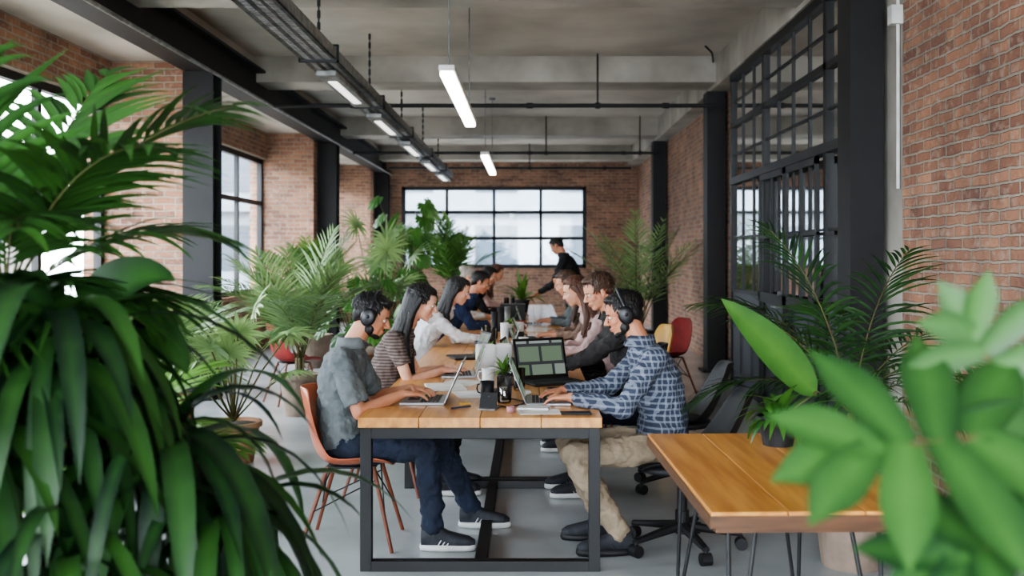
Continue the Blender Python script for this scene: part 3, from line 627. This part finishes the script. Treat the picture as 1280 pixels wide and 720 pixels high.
def cup(name,x,y,r,h,mat,liquid=None,handle=True,z=.75,ha=0):
    g=group(name,(x,y,z),ha); m=MB(); n=24; pr=[(r*.82,0),(r*.9,h*.1),(r,h),(r-.003,h),(r*.86,h*.12),(0.001,h*.1)]
    vs=[];fs=[]
    for rr_,zz in [(0.001,0)]+pr:
        for i in range(n): a=2*math.pi*i/n; vs.append((rr_*math.cos(a),rr_*math.sin(a),zz))
    for j in range(len(pr)):
        for i in range(n): fs.append((j*n+i,j*n+(i+1)%n,(j+1)*n+(i+1)%n,(j+1)*n+i))
    m.add(vs,fs); m.obj('cup_body',mat,g,smooth=True)
    if liquid: q=MB(); q.cyl((0,0,h*.12),(0,0,h*.65),r*.84,r*.92,n=20); q.obj('contents',liquid,g)
    if handle: q=MB(); q.tube([(r-.002,0,h*.8),(r+.022,0,h*.75),(r+.028,0,h*.5),(r+.02,0,h*.28),(r*.9,0,h*.22)],.0045); q.obj('handle',mat,g,smooth=True)
COF=M('iced_coffee',(60,38,26),None,9,.4)
cup('glass_jar',-.135,5.3,.042,.14,GLJ,COF,False); cup('coffee_mug',-.235,5.5,.04,.09,BLK,ha=2.6); cup('lip_balm_jar',-.095,4.98,.022,.03,M('pink',(170,120,126),None,9,.4),None,False)
cup('coffee_mug',-.14,5.62,.042,.1,GAL,ha=2); cup('water_glass',-.06,5.78,.035,.13,GLJ,None,False); cup('coffee_mug',-.25,6.05,.042,.1,WHT,ha=2.8); cup('water_glass',-.12,6.35,.035,.13,GLJ,None,False); cup('coffee_mug',-.4,7.95,.04,.1,BLK); cup('coffee_mug',-.05,8.3,.04,.1,WHT); cup('water_glass',-.4,9.1,.04,.14,GLJ,None,False); cup('coffee_mug',-.1,10,.045,.11,WHT); cup('thermos',-.04,6.6,.035,.22,BLK,None,False); cup('thermos',-.2,8.0,.035,.24,WHT,None,False); cup('thermos',-.3,10.2,.035,.25,BLK,None,False)
for i in range(14):
    y=7.3+i*.5; x=R(-.26,-.12)
    if i%3==0: cup('coffee_mug',x+.08,y+.07,.04,.1,[WHT,BLK,RED][i//3%3])
    elif i%3==1: cup('water_bottle',x-.1,y+.05,.033,R(.2,.26),[GLJ,BLK,GAL][i//3%3],None,False)
    else: slab('smartphone',x+.12,y,.07,.14,.009,BLK,R(-1,1))
m=MB(); m.tube([(-.19,5.2,.755),(-.12,5.12,.755),(-.05,5.2,.755),(-.02,5.3,.755),(-.1,5.42,.755),(-.16,5.7,.755),(-.1,6.0,.755),(-.2,6.5,.755),(-.2,7.3,.755)],.004,6); m.obj('charging_cable',BLK)

# ---------------------------------------------------------------- plants
def leaf(m,p,d,L,W,droop=.5,n=6,fold=.25,prof='lance',up=None,mi=0,vein=.22):
    p=V(p); d=V(d).normalized(); up=up or Z; vs=[];fs=[];ts=[]
    s0=d.cross(up)
    if s0.length<.1: s0=V((1,0,0))
    s0.normalize()
    for i in range(n+1):
        t=i/n
        if prof=='lance': w=math.sin(math.pi*min(1,t**.6*.97+.03))
        elif prof=='strap': w=min(1,t*6+.35)*(1-max(0,(t-.55)/.45)**1.6)
        elif prof=='lobe': w=(.5+.5*math.sin(math.pi*min(1,t*.8+.05)))*(1-max(0,(t-.5)/.5)**1.8)
        else: w=math.sin(math.pi*min(1,t**.75))**.75 if 0<t<1 else 0
        w=max(.02,w)*W/2; s=(s0-d*s0.dot(d)).normalized(); nn=s.cross(d)
        vs+=[p-s*w+nn*fold*w,p.copy(),p+s*w+nn*fold*w]; ts+=[m.tint-.05,m.tint+vein,m.tint-.05]
        d=(d-Z*droop/n).normalized(); p=p+d*(L/n)
    for i in range(n):
        a=i*3; fs+=[(a,a+1,a+4,a+3),(a+1,a+2,a+5,a+4)]
    m.add(vs,fs,mi,ts)
def frond(m,p,d,L,leafL,leafW,droop=.8,nl=22,start=.22,ldroop=.5,ang=55,nseg=5,prof='lance'):
    p=V(p); d=V(d).normalized(); s0=d.cross(Z)
    if s0.length<.1: s0=V((1,0,0))
    s0.normalize(); pts=[p.copy()]; K=26; path=[]
    for i in range(K):
        d=(d-Z*droop/K).normalized(); p=p+d*(L/K); s=(s0-d*s0.dot(d)).normalized(); path.append((p.copy(),d.copy(),s)); pts.append(p.copy())
    base=m.tint
    m.tube(pts[::2],[.006*(1-.8*i/len(pts[::2]))*max(.7,L) for i in range(len(pts[::2]))],5,1)
    for i in range(nl):
        t=start+(1-start)*i/(nl-1); q=min(K-1,int(t*(K-1))); p,d,s=path[q]; nn=s.cross(d); u=(t-start)/(1-start)
        ll=leafL*(.55+.9*math.sin(math.pi*min(1,u*.75+.18))-.35*u)*R(.9,1.1); a=math.radians(ang*(1-.45*u)+R(-6,6))
        for sg in (-1,1):
            m.tint=min(1,max(0,base+R(-.25,.25)))
            leaf(m,p,d*math.cos(a)+s*sg*math.sin(a)+nn*.18,ll,leafW*R(.85,1.1),ldroop*R(.6,1.3),nseg,.3,prof,up=nn)
    m.tint=base
def fan(m,p,d,R_,n=16,spread=150,w=.035,droop=.5):
    d=V(d).normalized(); s=d.cross(Z); s=s.normalized() if s.length>.05 else V((1,0,0)); b=m.tint
    for i in range(n):
        a=math.radians(-spread+2*spread*i/(n-1)); m.tint=b+R(-.2,.2); leaf(m,p,d*math.cos(a)+s*math.sin(a)+Z*.1,R_*(1-.25*abs(a)/2.6),w,droop*R(.7,1.3),5,.3,'lance',up=s.cross(d))
    m.tint=b
def lobed(m,c,tip,nrm,Rr,lobes=11,cut=.5,cup_=.2,mi=0,NR=7):
    c=V(c); f=V(tip).normalized(); nrm=V(nrm); nrm=(nrm-f*nrm.dot(f)).normalized(); s=f.cross(nrm); nT=lobes*10
    vs=[c.copy()];fs=[]
    for j in range(1,NR+1):
        for i in range(nT+1):
            th=math.radians(-158)+math.radians(316)*i/nT
            ph=abs(math.cos(math.pi*lobes*i/nT)) 
            rb=Rr*(.72+.28*math.cos(th))*(1+.25*max(0,math.cos(th))**3)
            k=(1-cut)+cut*ph**.55
            r=rb*k*(j/NR); th2=th*(1-.16*(j/NR))
            h=-cup_*Rr*(r/Rr)**2+.035*Rr*math.cos(2*math.pi*lobes*i/nT)*(j/NR)
            vs.append(c+f*(r*math.cos(th2))+s*(r*math.sin(th2))+nrm*h)
    for i in range(nT): fs.append((0,1+i,2+i))
    for j in range(NR-1):
        for i in range(nT):
            a=1+j*(nT+1)+i; b=a+nT+1; fs.append((a,b,b+1,a+1))
    m.add(vs,fs,mi)
def selloum(m,base,tip,nrm,L,pairs=4,wid=.3):
    base=V(base); f=V(tip).normalized(); nrm=V(nrm); nrm=(nrm-f*nrm.dot(f)).normalized(); s=f.cross(nrm)
    b0=m.tint
    for i in range(pairs):
        t=i/(pairs-1); 
        for sg in (-1,1):
            a=math.radians(128-88*t+R(-5,5)); LL=L*(.52+.26*math.sin(math.pi*(t*.75+.2)))*R(.92,1.08)
            d=f*math.cos(a)+s*sg*math.sin(a)+nrm*R(.02,.12)
            m.tint=b0+R(-.2,.2); leaf(m,base+f*L*(.0+.5*t),d,LL,L*wid*(1-.12*t),.3,10,.16,'lobe',up=nrm,vein=.4)
    m.tint=b0; leaf(m,base+f*L*.42,f,L*.62,L*wid*1.05,.3,10,.16,'lobe',up=nrm,vein=.4)
    m.tube([base-nrm*.002,base+f*L*.5-nrm*.004,base+f*L*.8-nrm*.01],[.004,.003,.0015],6,1)
def pot(g,r,h,mat,z=0):
    m=MB(); n=28; pr=[(r*.72,0),(r*.95,h*.88),(r*1.04,h*.88),(r*1.04,h),(r*.92,h),(r*.9,h*.9)]
    vs=[];fs=[]
    for rr_,zz in [(.001,0)]+pr+[(.001,h*.9)]:
        for i in range(n): a=2*math.pi*i/n; vs.append((rr_*math.cos(a),rr_*math.sin(a),zz+z))
    for j in range(len(pr)+1):
        for i in range(n): fs.append((j*n+i,j*n+(i+1)%n,(j+1)*n+(i+1)%n,(j+1)*n+i))
    m.add(vs,fs,0); m.obj('pot',mat,g,smooth=False)
    q=MB(); q.cyl((0,0,h*.88+z),(0,0,h*.92+z),r*.9,n=28); q.obj('soil',SOIL,g)
def plant(name,loc,build,r=.18,h=.32,pm=POT,lm=LF2,rz=0,z=0):
    g=group(name,(loc[0],loc[1],z),rz); pot(g,r,h,pm); m=MB(); build(m); m.obj('foliage',[lm,STM],g,smooth=True,tint=True); return g
def rd(az,el): a=math.radians(az); e=math.radians(el); return V((math.cos(a)*math.cos(e),math.sin(a)*math.cos(e),math.sin(e)))
def areca(n,L,z0,leafL=.3,leafW=.022,el=(45,85),nl=24,droop=(.7,1.4),sp=.04):
    def f(m):
        for i in range(n):
            az=i*137.5+R(-15,15); m.tint=R(.15,.7); b=V((R(-sp,sp),R(-sp,sp),0)); e=R(*el)
            m.cyl(b+Z*.2,b+Z*z0,.008,n=6,m=1)
            frond(m,b+Z*z0,rd(az,e),L*R(.75,1.1),leafL,leafW,R(*droop),nl)
    return f
def fgpalm(m):
    m.tube([(0,0,.3),(.02,0,.8),(0,0,1.4)],[.03,.025,.02],8,1)
    for az,el,L,dr in ((-5,64,.86,1.25),(18,48,.62,1.2),(-35,60,.78,1.3),(80,72,.85,1.1),(-60,50,.7,1.3),(120,62,.8,1.2),(165,65,.75,1.3),(-120,62,.8,1.3),(-15,28,.52,1.0),(-45,32,.62,1.2),(-85,72,.85,1.4),(-75,25,.6,1.2),(-30,5,.5,1.0),(-100,35,.7,1.2)):
        m.tint=R(.2,.75); frond(m,(0,0,1.40),rd(az,el),L,.29,.032,dr,20,.2,.75,52,7)
plant('potted_palm',(-1.42,2.7),fgpalm,.2,.34,POTB,LF1)
def fgdrac(m):
    for (x,y,z,n,L) in ((-.02,0,1.34,50,.64),(.2,.12,1.07,44,.6),(-.15,-.1,1.14,44,.62),(.08,-.12,.87,44,.6),(.3,.2,.88,38,.55),(-.1,.1,1.22,36,.55)):
        m.tube([(x*.3,y*.3,.28),(x*.8,y*.8,z*.6),(x,y,z)],[.02,.017,.015],8,1)
        for i in range(n):
            az=i*137.5; el=R(0,70); m.tint=R(-.1,.6); leaf(m,(x,y,z-.06+.1*i/n),rd(az,el),L*R(.7,1.15),.060*R(.6,1.15),R(2.2,3.8),9,.25,'strap')
plant('potted_dracaena',(-1.08,2.28),fgdrac,.18,.3,POTB,LF1)
def fgp2(m):
    for i in range(14): m.tint=R(.3,.9); frond(m,(0,0,.65),rd(i*137.5,R(40,70)),R(.5,.75),.24,.03,R(1,1.6),18,.2,.6)
plant('potted_palm',(-1.6,3.6),fgp2,.2,.34,POT,LF2)
def broad(m):
    for x,y,z,az,el,L,W,tt in ((.0,.0,1.36,-10,62,.30,.15,.25),(.06,.03,1.30,-25,35,.28,.14,.4),(-.05,.0,1.30,-150,50,.30,.15,.2),(.0,.04,1.34,70,65,.3,.15,.3),(.03,-.05,1.20,-70,25,.28,.14,.5),(.05,.02,1.12,10,20,.28,.14,.5),(-.02,-.04,1.05,-100,15,.28,.14,.3)):
        m.tube([(0,0,.28),(x*.4,y*.4,z*.6),(x,y,z)],[.012,.009,.006],6,1); m.tint=tt; leaf(m,(x,y,z),rd(az,el),L,W,1.6,12,.28,'ovate',up=V((0,-.6,.8)),vein=.35)
plant('potted_banana_plant',(-1.12,2.5),broad,.15,.3,POT,LF1)
plant('potted_areca_palm',(-2.2,9.55),areca(18,1.18,.55,.34,.024,(52,86),24),.2,.40,POT,LF3)
plant('potted_areca_palm',(-2.95,8.2),areca(13,.8,.55,.32,.024,(30,80),22),.2,.38,POTB,LF3)
def fanp(n,zr,rr_,R0):
    def f(m):
        for i in range(n):
            az=i*137.5; e=R(*rr_); L=R(*zr); d=rd(az,e); p=V((0,0,.3))+d*L; m.tube([(0,0,.3),V((0,0,.3))+d*L*.5+Z*.04,p],[.008,.007,.006],5,1); m.tint=R(.2,.8); fan(m,p,(d+V((0,0,-.5))),R0,18,140,.04,.7)
    return f
plant('potted_fan_palm',(-2.2,7.4),fanp(13,(.45,.9),(35,80),.27),.2,.3,POTB,LF3)
plant('potted_fan_palm',(-1.9,12.6),fanp(14,(.8,1.7),(60,85),.36),.25,.4,POT,LF3)
def monst(n,zr,Rr,spr=.5):
    def f(m):
        for i in range(n):
            az=math.radians(i*137.5); z=R(*zr); rr_=R(.1,spr); p=V((math.cos(az)*rr_,math.sin(az)*rr_,z)); m.tube([(0,0,.3),(p.x*.3,p.y*.3,z*.6),p],[.012,.01,.006],6,1)
            m.tint=R(.1,.8); o=V((math.cos(az),math.sin(az),0)); lobed(m,p,o*.7-Z*.6+V((0,-.2,0)),Z*.6+o*.5+V((0,-.5,0)),Rr*R(.7,1.1),9,R(.15,.4),.25)
    return f
plant('potted_monstera',(-1.75,14.8),monst(38,(.8,2.4),.23,.6),.28,.45,POT,LF4)
plant('potted_monstera',(-2.0,11.4),monst(22,(.5,1.25),.17,.40),.22,.4,POTB,LF4)
plant('potted_areca_palm',(-1.35,16.9),areca(13,1.2,.9,.36,.028,(55,85),22),.25,.45,POT,LF2)
plant('potted_areca_palm',(-2.95,13.6),areca(12,.95,.8,.34,.028,(55,85),20),.25,.45,POT,LF2)
plant('potted_monstera',(-2.7,6.5),monst(16,(.45,.95),.16,.36),.18,.3,POTB,LF4)
plant('potted_areca_palm',(-2.6,5.5),areca(12,.75,.5,.28,.026,(30,75),20),.18,.32,POTB,LF3)
plant('potted_areca_palm',(1.62,15.0),areca(15,1.65,.5,.30,.024,(60,87),18,(.7,1.3),.1),.24,.4,POTK,LF3)
def kentia(m):
    for az,el,L in ((185,64,1.0),(172,42,.85),(200,78,1.05),(150,66,.95),(20,60,.9),(-10,46,.85),(40,75,1.0),(-60,55,.85),(-110,50,.75),(90,65,.9),(5,28,.72)):
        m.tint=R(.1,.7); frond(m,(0,0,.75),rd(az,el),L,.28,.018,1.45,22,.25,.8,60,6)
    m.tube([(0,0,.3),(0,0,.75)],[.03,.02],8,1)
plant('potted_kentia_palm',(1.60,4.95),kentia,.2,.42,POT,LF1)
def tpl(m):
    m.tube([(0,0,.1),(.09,0,.17),(.16,0,.22)],.007,6,1); m.tint=.3
    leaf(m,(.16,0,.20),V((-.66,-.1,.8)),.58,.16,.25,12,.22,'ovate',up=V((0,-1,.3)),vein=.35)
    for i in range(44): m.tint=R(.1,.7); leaf(m,(R(-.05,.05),R(-.05,.05),.12),rd(i*137.5,R(10,70)),R(.1,.26),.045,R(.8,2.4),5,.2,'lance')
plant('potted_banana_plant',(1.03,4.13),tpl,.085,.12,POTK,LF4,z=.75)
g=group('potted_split_leaf_philodendron',(.52,1.15,0)); m=MB()
for b,t,nr,L,tt in (((.0,.02,1.325),(-1,0,-.12),(-.15,-.72,.7),.235,.4),((.075,.10,1.375),(-.5,.0,.9),(-.2,-.9,.35),.15,.55),((.05,-.03,1.235),(-.9,-.1,-.35),(-.3,-.7,.65),.20,.25),((.13,.06,1.31),(.2,0,-.95),(-.1,-.85,.5),.22,.3),((.15,.08,1.33),(.6,0,.5),(-.1,-.85,.5),.18,.4)):
    m.tint=tt; m.tube([(.45,.05,.3),(.42,.08,.9),V(b)+V((.14,.06,-.08)),b],[.012,.009,.006,.004],8,1); selloum(m,b,t,nr,L,4,.30)
m.obj('foliage',[LF5,STM],g,smooth=True,tint=True)
m=MB(); m.cyl((.45,.05,0),(.45,.05,.3),.13,.17,n=28); m.obj('pot',POT,g)
def small(m):
    for i in range(22): m.tint=R(.3,.9); leaf(m,(0,0,.08),rd(i*137.5,R(30,80)),R(.07,.15),.03,R(.8,1.8),5,.2,'lance')
plant('small_potted_plant',(-.15,5.92),small,.04,.08,POTK,LF2,z=.75); plant('small_potted_plant',(-.3,7.15),small,.05,.09,WHT,LF2,z=.75)
def midp(m):
    for i in range(26): m.tint=R(.3,.9); leaf(m,(0,0,.15),rd(i*137.5,R(35,85)),R(.3,.5),.07,R(.8,2),6,.2,'lance')
plant('potted_peace_lily',(-.1,13.6),midp,.1,.17,POTK,LF2,z=.75); plant('small_potted_plant',(-.2,9.9),small,.05,.1,WHT,LF2,z=.75)

# ---------------------------------------------------------------- light
wd=bpy.data.worlds.new('World'); bpy.context.scene.world=wd; wd.use_nodes=True
bg=wd.node_tree.nodes['Background']; bg.inputs[0].default_value=(.87,.94,1.03,1); bg.inputs[1].default_value=27
def portal(loc,rot,sx,sy):
    l=bpy.data.lights.new('window_portal','AREA'); l.shape='RECTANGLE'; l.size=sx; l.size_y=sy; l.cycles.is_portal=True
    o=bpy.data.objects.new('window_portal',l); o.location=loc; o.rotation_euler=rot; col.objects.link(o)
for a,b in bays: portal((XL-.2,(a+b)/2,2.02),(0,-math.pi/2,0),2.25,b-a)
portal(((bx0+bx1)/2,YB+.2,(bz0+bz1)/2),(-math.pi/2,0,0),bx1-bx0,bz1-bz0)
portal((-.9,YF-.2,1.95),(math.pi/2,0,0),6.2,2.9)
try: bpy.context.scene.view_settings.look='AgX - Medium High Contrast'
except Exception as e: print(e)

cam=bpy.data.cameras.new('camera'); co=bpy.data.objects.new('camera',cam); col.objects.link(co)
co.location=(0,0,1.54); co.rotation_euler=(math.pi/2,0,0); cam.lens=35; cam.sensor_width=36; cam.shift_x=-22/1280; cam.shift_y=-42/1280
cam.dof.use_dof=True; cam.dof.focus_distance=5.4; cam.dof.aperture_fstop=2.4; cam.clip_start=.05
bpy.context.scene.camera=co
